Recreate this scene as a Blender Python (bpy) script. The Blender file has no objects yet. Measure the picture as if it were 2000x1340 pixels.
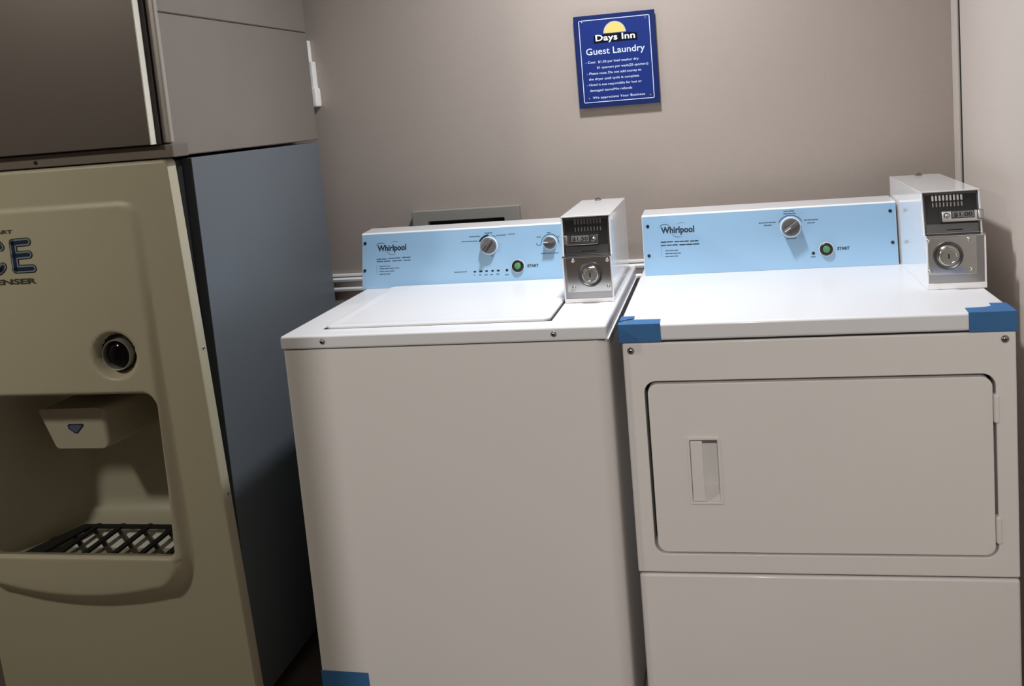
import bpy, bmesh, math
from mathutils import Vector, Matrix

C = bpy.context.scene.collection
S = bpy.context.scene

# ------------------------------------------------------------------ camera
cam_d = bpy.data.cameras.new('camera')
cam = bpy.data.objects.new('camera', cam_d)
C.objects.link(cam)
R0 = ((0.9792436707545992, -0.19481914601169165, 0.055922568202231834),
      (0.18561874765235573, 0.9727931132331569, 0.13863347130514211),
      (-0.08140954370974679, -0.12537567225509805, 0.9887635849886226))
m = Matrix.Identity(4)
for i in range(3):
    m[i][0] = R0[i][0]; m[i][1] = R0[i][2]; m[i][2] = -R0[i][1]
m[0][3], m[1][3], m[2][3] = 0.2259, -1.8293, 1.3585
cam.matrix_world = m
cam_d.sensor_width = 36.0
cam_d.lens = 1830.56 * 36 / 2000
cam_d.shift_x = (1000 - 1061.24) / 2000
cam_d.shift_y = (441.6 - 670) / 2000
cam_d.clip_start = 0.02
S.camera = cam

# ------------------------------------------------------------------ world, exposure, lamps
w = bpy.data.worlds.new('world'); S.world = w; w.use_nodes = True
w.node_tree.nodes['Background'].inputs[0].default_value = (0.60, 0.62, 0.66, 1)
w.node_tree.nodes['Background'].inputs[1].default_value = 0.02
S.view_settings.view_transform = 'Standard'
S.view_settings.look = 'None'
S.view_settings.gamma = 1.0
S.view_settings.use_curve_mapping = False
S.view_settings.exposure = 0.0
S.cycles.max_bounces = 10
S.cycles.diffuse_bounces = 6
S.cycles.glossy_bounces = 5
S.cycles.use_denoising = True
S.cycles.sample_clamp_indirect = 6.0

def area(name, loc, target, size, power, col, spread=math.pi, shape='DISK', size_y=None):
    d = bpy.data.lights.new(name, 'AREA'); d.shape = shape; d.size = size
    if size_y: d.size_y = size_y
    d.energy = power; d.color = col; d.spread = spread
    o = bpy.data.objects.new(name, d); C.objects.link(o)
    o.location = loc
    o.rotation_euler = (Vector(target) - Vector(loc)).to_track_quat('-Z', 'Y').to_euler()
    return o
# ceiling lamp over the machines, ceiling lamp over the ice dispenser's side of the room, unseen lamp added behind the doorway to light the machine fronts
area('ceiling_lamp', (-0.02, 0.15, 2.25), (-0.02, 0.15, 0), 0.13, 16, (0.93, 0.96, 1.0), math.radians(150))
area('side_lamp', (-2.0, -1.5, 2.30), (-1.3, 0.0, 0.4), 0.16, 9, (1.0, 0.95, 0.82), math.radians(140))
area('unseen_front_lamp', (0.3, -3.2, 2.38), (0.15, 0.0, 0.3), 0.035, 23.5, (1.0, 0.955, 0.91), math.radians(130))

# ------------------------------------------------------------------ materials
def mat(name, col, rough=0.5, metal=0.0, coat=0.0, noise=0.0, nscale=40, bump=0.0, bscale=120, spec=0.5, stretch=None, emit=None):
    m = bpy.data.materials.new(name); m.use_nodes = True
    nt = m.node_tree; b = nt.nodes['Principled BSDF']
    b.inputs['Base Color'].default_value = (*col, 1)
    b.inputs['Roughness'].default_value = rough
    b.inputs['Metallic'].default_value = metal
    b.inputs['Specular IOR Level'].default_value = spec
    b.inputs['Coat Weight'].default_value = coat
    b.inputs['Coat Roughness'].default_value = 0.08
    if noise or bump:
        tc = nt.nodes.new('ShaderNodeTexCoord')
        mp = nt.nodes.new('ShaderNodeMapping')
        if stretch: mp.inputs['Scale'].default_value = stretch
        nt.links.new(tc.outputs['Object'], mp.inputs[0])
    if noise:
        n = nt.nodes.new('ShaderNodeTexNoise'); n.inputs['Scale'].default_value = nscale
        n.inputs['Detail'].default_value = 4
        nt.links.new(mp.outputs[0], n.inputs[0])
        r = nt.nodes.new('ShaderNodeMapRange')
        r.inputs[3].default_value = 1 - noise; r.inputs[4].default_value = 1 + noise
        nt.links.new(n.outputs[0], r.inputs[0])
        mx = nt.nodes.new('ShaderNodeVectorMath'); mx.operation = 'SCALE'
        mx.inputs[0].default_value = col
        nt.links.new(r.outputs[0], mx.inputs['Scale'])
        nt.links.new(mx.outputs[0], b.inputs['Base Color'])
    if bump:
        n2 = nt.nodes.new('ShaderNodeTexNoise'); n2.inputs['Scale'].default_value = bscale
        nt.links.new(mp.outputs[0], n2.inputs[0])
        bp = nt.nodes.new('ShaderNodeBump'); bp.inputs['Strength'].default_value = bump
        bp.inputs['Distance'].default_value = 0.002
        nt.links.new(n2.outputs[0], bp.inputs['Height'])
        nt.links.new(bp.outputs[0], b.inputs['Normal'])
    return m

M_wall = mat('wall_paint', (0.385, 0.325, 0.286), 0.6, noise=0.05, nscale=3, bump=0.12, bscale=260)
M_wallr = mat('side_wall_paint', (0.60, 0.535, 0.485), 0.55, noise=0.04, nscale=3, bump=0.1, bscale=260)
M_ceil = mat('ceiling_paint', (0.55, 0.53, 0.50), 0.8, noise=0.03)
M_floor = mat('floor_tile', (0.15, 0.125, 0.10), 0.6, noise=0.2, nscale=12)
M_rail = mat('rail_metal', (0.80, 0.79, 0.77), 0.25, metal=0.0, coat=0.6)
M_white = mat('white_enamel', (0.69, 0.69, 0.71), 0.55, coat=0.25, noise=0.015, nscale=6)
M_whitef = mat('white_front_enamel', (0.705, 0.68, 0.66), 0.55, coat=0.1, noise=0.02, nscale=5)
M_case = mat('white_case_enamel', (0.90, 0.90, 0.91), 0.16, coat=0.8)
M_blue = mat('blue_panel', (0.30, 0.49, 0.685), 0.5, noise=0.02, nscale=10)
M_print = mat('dark_print', (0.015, 0.03, 0.05), 0.5)
M_printg = mat('grey_print', (0.06, 0.12, 0.18), 0.5)
M_black = mat('black_plastic', (0.010, 0.010, 0.011), 0.35)
M_gap = mat('gap_black', (0.006, 0.006, 0.006), 0.8)  # flat black for grille and seams, also painting gaps dark
M_ball = mat('black_button_plastic', (0.002, 0.002, 0.002), 0.10, spec=0.35)
M_green = mat('green_button', (0.07, 0.24, 0.09), 0.4)
M_knob = mat('grey_knob', (0.15, 0.14, 0.14), 0.35, metal=0.3, noise=0.2, nscale=60)
M_knobl = mat('knob_skirt', (0.75, 0.78, 0.80), 0.3)
M_chrome = mat('chrome', (0.62, 0.62, 0.62), 0.16, metal=1.0, noise=0.06, nscale=30)
M_steel = mat('brushed_steel', (0.40, 0.40, 0.40), 0.30, metal=1.0, noise=0.12, nscale=40, stretch=(1, 1, 8))
M_dsteel = mat('dark_steel', (0.11, 0.11, 0.115), 0.32, metal=0.9, noise=0.15, nscale=40)
M_lock = mat('lock_metal', (0.50, 0.49, 0.45), 0.25, metal=1.0)
M_screw = mat('screw_metal', (0.35, 0.33, 0.30), 0.3, metal=1.0)
M_tape = mat('painters_tape', (0.032, 0.130, 0.31), 0.75, noise=0.10, nscale=30, bump=0.3, bscale=90)
M_sign = mat('sign_blue', (0.012, 0.028, 0.17), 0.6, spec=0.15)
M_signb = mat('sign_border_blue', (0.010, 0.020, 0.105), 0.6, spec=0.15)
M_signw = mat('sign_white', (0.62, 0.72, 0.92), 0.5)
M_signw2 = mat('sign_pure_white', (0.90, 0.90, 0.90), 0.5)
M_signk = mat('sign_black', (0.003, 0.004, 0.012), 0.6, spec=0.1)
M_sun = mat('sign_sun', (0.75, 0.55, 0.16), 0.5)
M_sunp = mat('sign_sun_halo', (0.55, 0.50, 0.36), 0.5)
M_sune = mat('sign_edge', (0.05, 0.07, 0.15), 0.5)
M_cream = mat('cream_plastic', (0.50, 0.46, 0.335), 0.45, noise=0.03, nscale=8, bump=0.10, bscale=400)
M_liner = mat('liner_plastic', (0.46, 0.43, 0.335), 0.4, noise=0.04, nscale=6)
M_head = mat('head_panel_metal', (0.13, 0.108, 0.095), 0.45, metal=0.35, noise=0.05, nscale=4)
M_heads = mat('head_side_metal', (0.27, 0.24, 0.215), 0.42, metal=0.35, noise=0.10, nscale=5)
M_trim = mat('trim_metal', (0.24, 0.21, 0.18), 0.4, metal=0.5, noise=0.08, nscale=10)
M_edge = mat('edge_highlight', (0.85, 0.82, 0.72), 0.35)  # pale colour standing for light on the head panel's edge
M_side = mat('slate_side_panel', (0.135, 0.155, 0.175), 0.42, noise=0.05, nscale=6)
M_navy = mat('logo_navy', (0.006, 0.014, 0.05), 0.5)
M_pale = mat('logo_pale_blue', (0.22, 0.28, 0.33), 0.5)
M_olive = mat('logo_caption', (0.06, 0.055, 0.03), 0.5)
M_badge = mat('badge_blue', (0.09, 0.12, 0.19), 0.5)
M_box = mat('outlet_box_plastic', (0.27, 0.26, 0.235), 0.4)
M_ivory = mat('ivory_plastic', (0.9, 0.9, 0.86), 0.4)
M_hose = mat('grey_hose', (0.25, 0.25, 0.25), 0.4)
M_plate = mat('price_plate_grey', (0.20, 0.20, 0.20), 0.5)
M_flange = mat('flange_metal', (0.40, 0.365, 0.33), 0.4, metal=0.2)
M_recess = mat('dark_brown_gap', (0.035, 0.027, 0.025), 0.6)
M_ink = mat('black_ink', (0.01, 0.01, 0.01), 0.5)

# ------------------------------------------------------------------ helpers
def thing(name, label, cat, loc, group=None):
    o = bpy.data.objects.new(name, None); C.objects.link(o)
    o.empty_display_size = 0.05
    o.location = loc; o['label'] = label; o['category'] = cat
    if group: o['group'] = group
    return o
def origin(o):
    v = Vector(o.location)
    p = o.parent
    while p is not None:
        v += Vector(p.location); p = p.parent
    return v
def obj(name, bm, material, parent=None, smooth=True, label=None, ang=35):
    bmesh.ops.remove_doubles(bm, verts=bm.verts, dist=1e-6)
    bmesh.ops.recalc_face_normals(bm, faces=bm.faces)
    me = bpy.data.meshes.new(name)
    # own origin at the base centre of the shape
    co = [v.co for v in bm.verts]
    lo = Vector((min(c.x for c in co), min(c.y for c in co), min(c.z for c in co)))
    hi = Vector((max(c.x for c in co), max(c.y for c in co), max(c.z for c in co)))
    org = Vector(((lo.x+hi.x)/2, (lo.y+hi.y)/2, lo.z))
    bmesh.ops.translate(bm, verts=bm.verts, vec=-org)
    bm.to_mesh(me); bm.free()
    me.materials.append(material)
    if smooth:
        for p in me.polygons: p.use_smooth = True
        me.set_sharp_from_angle(angle=math.radians(ang))
    o = bpy.data.objects.new(name, me); C.objects.link(o)
    if smooth:
        wn = o.modifiers.new('weighted_normals', 'WEIGHTED_NORMAL'); wn.keep_sharp = True; wn.weight = 80
    if parent is not None:
        o.parent = parent
        o.location = org - origin(parent)
    else:
        o.location = org
    if label: o['label'] = label
    return o
def tag(o, label, cat, group=None):
    o['label'] = label; o['category'] = cat
    if group: o['group'] = group
    return o
def struct(name, bm, material, parent=None, **k):
    o = obj(name, bm, material, parent, **k)
    o['kind'] = 'structure'
    return o
def B(): return bmesh.new()
def box(bm, x0, x1, y0, y1, z0, z1, bev=0.0, seg=2, edges=None):
    t = bmesh.new()
    bmesh.ops.create_cube(t, size=1)
    for v in t.verts:
        v.co = Vector((x0 + (v.co.x+.5)*(x1-x0), y0 + (v.co.y+.5)*(y1-y0), z0 + (v.co.z+.5)*(z1-z0)))
    if bev > 0:
        es = [e for e in t.edges if (edges is None or edges(e))]
        bmesh.ops.bevel(t, geom=es, offset=bev, segments=seg, profile=0.5, affect='EDGES')
    merge(bm, t)
    return bm
def merge(bm, t):
    me = bpy.data.meshes.new('tmp'); t.to_mesh(me); t.free()
    bm.from_mesh(me); bpy.data.meshes.remove(me)
def prism(bm, prof, x0, x1, bev=0.0, seg=2):   # profile in (y,z), extruded in x
    t = bmesh.new()
    a = [t.verts.new((x0, y, z)) for y, z in prof]; b = [t.verts.new((x1, y, z)) for y, z in prof]
    n = len(prof)
    t.faces.new(a); t.faces.new(b[::-1])
    for i in range(n): t.faces.new((a[i], a[(i+1) % n], b[(i+1) % n], b[i]))
    bmesh.ops.recalc_face_normals(t, faces=t.faces)
    if bev: bmesh.ops.bevel(t, geom=list(t.edges), offset=bev, segments=seg, profile=0.5, affect='EDGES')
    merge(bm, t); return bm
def rrect(x0, x1, z0, z1, r, n=6, ms=1):
    """ccw list, starting at bottom side; r may be 4 radii: br, tr, tl, bl"""
    if not isinstance(r, (tuple, list)): r = (r,)*4
    cs = [(x1-r[0], z0+r[0], -90, r[0]), (x1-r[1], z1-r[1], 0, r[1]), (x0+r[2], z1-r[2], 90, r[2]), (x0+r[3], z0+r[3], 180, r[3])]
    arcs = []
    for cx, cz, a0, rr in cs:
        arcs.append([(cx+rr*math.cos(math.radians(a0+90*k/n)), cz+rr*math.sin(math.radians(a0+90*k/n))) for k in range(n+1)])
    out = []
    for k in range(4):
        out += arcs[k]
        a = arcs[k][-1]; b = arcs[(k+1) % 4][0]
        for j in range(1, ms):
            out.append((a[0]+(b[0]-a[0])*j/ms, a[1]+(b[1]-a[1])*j/ms))
    return out
def loft(bm, loops, cap0=False, cap1=False, closed=False):
    vs = [[bm.verts.new(p) for p in L] for L in loops]
    n = len(vs[0])
    rng = range(len(vs) if closed else len(vs)-1)
    for k in rng:
        a, b = vs[k], vs[(k+1) % len(vs)]
        for i in range(n):
            try: bm.faces.new((a[i], a[(i+1) % n], b[(i+1) % n], b[i]))
            except ValueError: pass
    if cap0: bm.faces.new(vs[0])
    if cap1: bm.faces.new(vs[-1][::-1])
    return bm
def ringplate(bm, ox, ix, r_o, r_i, yf, yb, fo=0.003, fi=0.003, n=8, k=3):
    """plate in xz facing -y with a hole; ox, ix=(x0,x1,z0,z1)"""
    loops = []
    def ins(rc, r, d):
        return rrect(rc[0]+d, rc[1]-d, rc[2]+d, rc[3]-d, max(r-d, 0.0005), n)
    loops.append([(x, yb, z) for x, z in ins(ox, r_o, 0)])
    for j in range(k+1):
        a = math.pi/2*j/k
        d = fo*(1-math.cos(a)); y = yf+fo*(1-math.sin(a))
        loops.append([(x, y, z) for x, z in ins(ox, r_o, d)])
    for j in range(k+1):
        a = math.pi/2*(k-j)/k
        d = -fi*(1-math.cos(a)); y = yf+fi*(1-math.sin(a))
        loops.append([(x, y, z) for x, z in ins(ix, r_i, d)])
    loops.append([(x, yb, z) for x, z in ins(ix, r_i, 0)])
    loft(bm, loops, closed=True)
    return bm
def frame(o, xa, up):
    o, xa, up = Vector(o), Vector(xa).normalized(), Vector(up).normalized()
    nrm = xa.cross(up).normalized()      # towards the viewer for a wall facing -y
    m = Matrix.Identity(4)
    for i in range(3): m[i][0] = xa[i]; m[i][1] = up[i]; m[i][2] = nrm[i]; m[i][3] = o[i]
    return m
def lathe(bm, prof, F, seg=32, cap=True):
    """prof (r, h) along local z of frame F"""
    loops = []
    for r, h in prof:
        loops.append([F @ Vector((r*math.cos(2*math.pi*k/seg), r*math.sin(2*math.pi*k/seg), h)) for k in range(seg)])
    loft(bm, loops, cap0=cap, cap1=cap)
    return bm
def lbox(bm, F, x0, x1, y0, y1, z0, z1, bev=0.0, rot=0.0, seg=2):
    t = bmesh.new(); box(t, x0, x1, y0, y1, z0, z1, bev, seg)
    bmesh.ops.transform(t, matrix=F @ Matrix.Rotation(rot, 4, 'Z'), verts=t.verts)
    merge(bm, t); return bm
def text(bm, s, F, size, width=None, off=0.0, align='LEFT', ext=0.0002, shear=0.0, space=1.0):
    cu = bpy.data.curves.new('txt', 'FONT'); cu.body = s; cu.size = size; cu.offset = off
    cu.extrude = ext; cu.align_x = align; cu.shear = shear; cu.space_character = space; cu.resolution_u = 3
    to = bpy.data.objects.new('txt', cu); C.objects.link(to)
    dg = bpy.context.evaluated_depsgraph_get(); dg.update()
    me = bpy.data.meshes.new_from_object(to.evaluated_get(dg))
    bpy.data.objects.remove(to); bpy.data.curves.remove(cu)
    t = bmesh.new(); t.from_mesh(me); bpy.data.meshes.remove(me)
    if width and len(t.verts):
        xs = [v.co.x for v in t.verts]; w0 = max(xs)-min(xs); x0 = min(xs) if align == 'LEFT' else 0
        for v in t.verts: v.co.x = (v.co.x-x0)*width/w0
    bmesh.ops.transform(t, matrix=F, verts=t.verts)
    merge(bm, t); return bm
def stroke(bm, pts, wd, F, h0=0.0, h1=0.0004, seg=8):
    """flat round-capped stroke through 2-D points in frame F"""
    for (a, b) in zip(pts[:-1], pts[1:]):
        a = Vector(a); b = Vector(b); d = (b-a)
        if d.length < 1e-7: continue
        ang = math.atan2(d.y, d.x); o = []
        for k in range(seg+1):
            t = ang+math.pi/2+math.pi*k/seg; o.append(a+Vector((math.cos(t), math.sin(t)))*wd/2)
        for k in range(seg+1):
            t = ang-math.pi/2+math.pi*k/seg; o.append(b+Vector((math.cos(t), math.sin(t)))*wd/2)
        loft(bm, [[F @ Vector((p.x, p.y, h0)) for p in o], [F @ Vector((p.x, p.y, h1)) for p in o]], cap0=True, cap1=True)
    return bm
def arcpts(cx, cy, r, a0, a1, n=14):
    return [(cx+r*math.cos(math.radians(a0+(a1-a0)*k/n)), cy+r*math.sin(math.radians(a0+(a1-a0)*k/n))) for k in range(n+1)]
def screw(parent, p, r, ax='y', name='screw', m=None, slot=True):
    xa = (1, 0, 0); up = (0, 0, 1)
    if ax == 'z': up = (0, 1, 0)
    if ax == 'x': xa = (0, 1, 0)
    F = frame(p, xa, up)
    bm = B(); lathe(bm, [(r*1.25, -0.0003), (r*1.25, r*0.15), (r, r*0.5), (r*0.55, r*0.75), (0.0002, r*0.8)], F, 16)
    o = obj(name, bm, m or M_screw, parent)
    if not slot: return o
    bm = B()
    for a in (0.3, 0.3+math.pi/2): lbox(bm, F, -r*0.62, r*0.62, -r*0.13, r*0.13, r*0.66, r*0.86, rot=a)
    obj('slot', bm, M_gap, o, smooth=False)
    return o

YW = 0.72       # back wall plane
XR = 0.804      # right wall plane
# ------------------------------------------------------------------ room shell
bm = B(); box(bm, -3.0, 3.2, -5.2, 1.0, -0.08, 0.0); struct('floor', bm, M_floor, smooth=False)
bm = B(); box(bm, -3.0, 3.2, -5.2, 1.0, 2.45, 2.55); struct('ceiling', bm, M_ceil, smooth=False)
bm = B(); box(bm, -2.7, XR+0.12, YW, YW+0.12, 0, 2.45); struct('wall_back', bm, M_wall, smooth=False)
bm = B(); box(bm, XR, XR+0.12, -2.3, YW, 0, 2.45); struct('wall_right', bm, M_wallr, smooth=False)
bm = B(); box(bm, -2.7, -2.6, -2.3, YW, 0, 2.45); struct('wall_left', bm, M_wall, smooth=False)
bm = B()
box(bm, -2.7, 0.030, -2.42, -2.3, 0, 2.45); box(bm, 0.98, XR+0.3, -2.42, -2.3, 0, 2.45); box(bm, 0.030, 0.98, -2.42, -2.3, 2.08, 2.45)
struct('wall_light_blocker', bm, M_wall, smooth=False)  # unseen wall; its opening is shaped to shadow the washer's left and back wall
bm = B(); box(bm, -2.7, 3.0, -5.0, -4.9, 0, 2.45); struct('wall_corridor', bm, M_wall, smooth=False)
# chair rail on the back wall: two rounded bands with a groove
bm = B()
prof = [(YW, 0.868), (YW-0.006, 0.869), (YW-0.012, 0.873), (YW-0.013, 0.879), (YW-0.009, 0.8845), (YW-0.003, 0.886), (YW-0.003, 0.897),
        (YW-0.009, 0.8985), (YW-0.017, 0.902), (YW-0.018, 0.908), (YW-0.013, 0.912), (YW-0.006, 0.9135), (YW-0.012, 0.9165), (YW-0.011, 0.921), (YW, 0.923)]
prism(bm, prof, -2.6, XR)
struct('trim_1', bm, M_rail)
# narrow corner batten on the right wall, then a dark seam
bm = B(); box(bm, XR-0.006, XR, 0.664, YW, 0, 2.45, 0.0015); struct('trim_2', bm, M_wallr)
bm = B(); box(bm, XR-0.0012, XR, 0.655, 0.664, 0, 2.45); struct('trim_3', bm, M_gap, smooth=False)

# ------------------------------------------------------------------ wall sign
t = thing('wall_sign', 'dark blue guest laundry sign with white lettering and a yellow sun, on the back wall', 'sign', (-0.046, YW, 1.346))
F = frame((0, YW-0.0165, 0), (1, 0, 0), (0, 0, 1))
bm = B(); box(bm, -0.1545, 0.0625, YW-0.016, YW-0.008, 1.3460, 1.5905, 0.0008, 1)
box(bm, -0.12, 0.03, YW-0.008, YW, 1.38, 1.55)
obj('sign_panel', bm, M_signb, t)
bm = B(); lbox(bm, F, -0.1408, 0.0491, 1.3595, 1.5786, -0.0004, 0.0003); obj('face', bm, M_sign, t, smooth=False)
bm = B()
for a in ((-0.1408, 0.0491, 1.5768, 1.5786), (-0.1408, 0.0491, 1.3595, 1.3613), (-0.1408, -0.1390, 1.3595, 1.5786), (0.0473, 0.0491, 1.3595, 1.5786)):
    lbox(bm, F, a[0], a[1], a[2], a[3], -0.0002, 0.0006)
obj('border_line', bm, M_signw, t, smooth=False)
def halfdisc(bm, r, h0, h1, cx=-0.0455, cz=1.5400):
    pts = arcpts(cx, cz, r, 0, 180, 28)
    loft(bm, [[F @ Vector((x, z, h0)) for x, z in pts], [F @ Vector((x, z, h1)) for x, z in pts]], cap0=True, cap1=True)
bm = B(); halfdisc(bm, 0.0300, 0, 0.0005); sun = obj('sun_halo', bm, M_sunp, t, smooth=False)
bm = B(); halfdisc(bm, 0.0262, 0, 0.0008); obj('sun', bm, M_sun, t, smooth=False)
bm = B()
pts = [(-0.1025, 1.5165), (0.0135, 1.5165), (0.0135, 1.5345), (-0.0050, 1.5375), (-0.0900, 1.5375), (-0.1025, 1.5345)]
loft(bm, [[F @ Vector((x, z, 0.0001)) for x, z in pts], [F @ Vector((x, z, 0.0010)) for x, z in pts]], cap0=True, cap1=True)
obj('logo_band', bm, M_signk, t, smooth=False)
bm = B(); text(bm, 'Days Inn', frame((-0.0975, YW-0.0178, 1.5215), (1, 0, 0), (0, 0, 1)), 0.0225, 0.1055, 0.0005, space=1.05)
obj('logo_lettering', bm, M_signw2, t, smooth=False)
bm = B(); text(bm, 'Guest Laundry', frame((-0.1258, YW-0.0172, 1.4865), (1, 0, 0), (0, 0, 1)), 0.0245, 0.1575, 0.0002)
obj('heading', bm, M_signw, t, smooth=False)
bm = B()
for s, x, z, wd in (('- Cost:  $1.50 per load washer dry.', -0.1294, 1.4638, 0.144), ('$1 quarters per wash(25 quarters)', -0.0993, 1.4488, 0.137),
                    ('- Please note: Do not add money to', -0.1275, 1.4340, 0.146), ('the dryer until cycle is complete', -0.1235, 1.4190, 0.135),
                    ('- Hotel is not responsible for lost or', -0.1295, 1.4040, 0.147), ('damaged items/No refunds', -0.1230, 1.3890, 0.114),
                    ('We appreciate Your Business', -0.1165, 1.3695, 0.141)):
    text(bm, s, frame((x, YW-0.0172, z), (1, 0, 0), (0, 0, 1)), 0.0088, wd, 0.00005)
obj('small_print', bm, M_signw, t, smooth=False)
for x, z in ((-0.132, 1.5731), (0.0376, 1.5711), (0.0382, 1.3682), (-0.1266, 1.3707)):
    screw(t, (x, YW-0.0168, z), 0.0020)

# ------------------------------------------------------------------ washer outlet box in the back wall
t = thing('outlet_box', 'grey recessed washer hookup box on the back wall behind the washer panel', 'wall box', (-0.5, YW, 0.94))
bm = B(); ringplate(bm, (-0.656, -0.345, 0.935, 1.095), (-0.610, -0.388, 0.965, 1.0640), 0.003, 0.003, YW-0.028, YW, 0.002, 0.002)
obj('box_frame', bm, M_box, t)
bm = B(); box(bm, -0.612, -0.386, YW-0.004, YW-0.0005, 0.963, 1.066); obj('box_interior', bm, M_gap, t, smooth=False)

# stepped ivory cover mostly hidden behind the ice machine
bm = B()
box(bm, -1.04, -0.9165, YW-0.020, YW, 1.412, 1.600, 0.002)
box(bm, -1.04, -0.9070, YW-0.030, YW, 1.425, 1.540, 0.002)
box(bm, -1.04, -0.9000, YW-0.038, YW, 1.412, 1.466, 0.006)
tag(obj('wall_plate', bm, M_ivory), 'bright white stepped cover on the back wall, peeking out beside the ice machine top', 'wall plate')

# ------------------------------------------------------------------ coin meter
def coin_meter(parent, x0, x1, yl, yu0, yu1, yb, z0, zt, d, slide, price, plate_x, lock, group='coin boxes on the machines'):
    """yl lower front, yu0..yu1 upper front (bottom, top), d = lower plate dict"""
    zs = d['zs']
    prof = [(yl, z0), (yl, zs), (yu0, zs), (yu1, zt), (yb, zt), (yb, z0)]
    bm = B(); prism(bm, prof, x0, x0+0.0035, 0.0008, 1); prism(bm, prof, x1-0.0035, x1, 0.0008, 1)
    box(bm, x0-0.0003, x1+0.0003, yu1-0.0006, yb, zt-0.003, zt+0.0003, 0.0012)
    box(bm, x0+0.0005, x1-0.0005, yb-0.003, yb-0.0003, z0+0.001, zt-0.001)
    box(bm, x0-0.0003, x1+0.0003, yl-0.001, yl+0.02, z0+0.0002, d['zlip'], 0.0012)
    t = obj('coin_box', bm, M_case, parent)
    # steel body inside the hood
    prof = [(yl+0.002, d['zlip']), (yl+0.002, zs-0.003), (yu0+0.006, zs-0.003), (yu1+0.006, zt-0.004), (yb-0.01, zt-0.004), (yb-0.01, d['zlip'])]
    bm = B(); prism(bm, prof, x0+0.0036, x1-0.0036); obj('body', bm, M_steel, t, smooth=False)
    bm = B(); box(bm, x0+0.0005, x1-0.0005, yl-0.0015, yu0+0.006, zs-0.0035, zs, 0.0008); obj('ledge', bm, M_chrome, t)
    # vault door with lock
    px0, px1, pz0, pz1 = plate_x
    bm = B(); box(bm, px0, px1, yl-0.003, yl+0.003, pz0, pz1, 0.0010, 2); door = obj('vault_door', bm, M_chrome, t)
    lx, lz, r1, r2 = lock
    Fl = frame((lx, yl-0.003, lz), (1, 0, 0), (0, 0, 1))
    bm = B(); lathe(bm, [(r1*1.06, -0.0002), (r1*1.06, 0.0012), (r1, 0.0022), (r1*0.93, 0.0012), (r1*0.80, 0.0006), (r1*0.80, -0.0002)], Fl, 40)
    obj('lock_recess', bm, M_dsteel, t)
    bm = B(); lathe(bm, [(r2, 0.0), (r2, 0.0075), (r2*0.90, 0.0092), (r2*0.76, 0.0092), (r2*0.70, 0.0078), (0.0004, 0.0078)], Fl, 40)
    obj('lock', bm, M_lock, t)
    bm = B(); lbox(bm, Fl, -0.0013, 0.0013, -0.0052, 0.0050, 0.0076, 0.0083); obj('keyhole', bm, M_gap, t, smooth=False)
    for sx, sz in d['screws']: screw(t, (sx, yl-0.003, sz), 0.0034, m=M_lock, slot=False)
    # upper: frame, coin plate with two rows of slots, slide with price plate
    tilt = (yu1-yu0)/(zt-zs)
    ux = (1, 0, 0); uz = (0, tilt, 1)
    def FU(z, h=0.0): return frame((0, yu0+tilt*(z-zs)+0.006, z), ux, uz)
    F1 = FU(zs)
    ln = math.sqrt(1+tilt*tilt)
    def L(z): return (z-zs)*ln
    bm = B()
    for a in ((x0+0.0036, x1-0.0036, L(zt-0.009), L(zt-0.004)), (x0+0.0036, x0+0.0075, L(zs+0.001), L(zt-0.004)), (x1-0.0075, x1-0.0036, L(zs+0.001), L(zt-0.004)),
              (x0+0.0036, x1-0.0036, L(zs+0.001), L(d['zband']))):
        lbox(bm, F1, a[0], a[1], a[2], a[3], -0.001, 0.0025, 0.0005)
    obj('upper_frame', bm, M_dsteel, t, smooth=False)
    bm = B(); lbox(bm, F1, x0+0.0075, x1-0.0075, L(d['zband']), L(zt-0.009), -0.001, 0.0008); obj('coin_plate', bm, M_black, t, smooth=False)
    bm = B(); lbox(bm, F1, (x0+x1)/2-0.012, (x0+x1)/2+0.020, L(zs+0.0055), L(zs+0.0075), 0.002, 0.0030); obj('seam', bm, M_gap, t, smooth=False)
    sx0, sx1, sz0, sz1 = d['slots']
    n = 9
    for row, (za, zb, ww) in enumerate(((sz1-0.0115, sz1-0.0035, 0.0040), (sz0+0.0045, sz0+0.0115, 0.0026))):
        for k in range(n):
            x = sx0+(sx1-sx0)*(k+0.5)/n
            bm = B(); stroke(bm, [(x, L(za)), (x, L(zb))], ww, F1, 0.0006, 0.0020)
            obj('coin_slot', bm, M_chrome if row == 0 else M_steel, t)
    s = slide
    bm = B(); lbox(bm, F1, s['x0'], s['x1'], L(s['z0']), L(s['z1']), 0.0, 0.017, 0.0025); obj('coin_slide', bm, M_chrome, t)
    bm = B(); lbox(bm, F1, s['p0']-0.002, s['p1']+0.002, L(s['pz0'])-0.0018, L(s['pz1'])+0.0018, 0.0168, 0.0182, 0.0006); obj('price_frame', bm, M_black, t)
    bm = B(); lbox(bm, F1, s['p0'], s['p1'], L(s['pz0']), L(s['pz1']), 0.0170, 0.0188, 0.0003); obj('price_plate', bm, M_plate, t)
    pz = L(s['pz0'])+(L(s['pz1'])-L(s['pz0']))*0.16
    Fp = F1 @ Matrix.Translation((s['p0']+0.0022, pz, 0.0190))
    bm = B(); text(bm, price, Fp, 0.0115, s['p1']-s['p0']-0.0044, 0.0003, ext=0.0001); obj('price_lettering', bm, M_ink, t, smooth=False)
    bm = B(); Fk = F1 @ Matrix.Translation((s['kx'], L((s['z0']+s['z1'])/2+0.002), 0.017)); lathe(bm, [(0.0062, 0), (0.0058, 0.004), (0.0040, 0.0065), (0.0004, 0.0072)], Fk, 24)
    obj('push_knob', bm, M_chrome, t)
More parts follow.
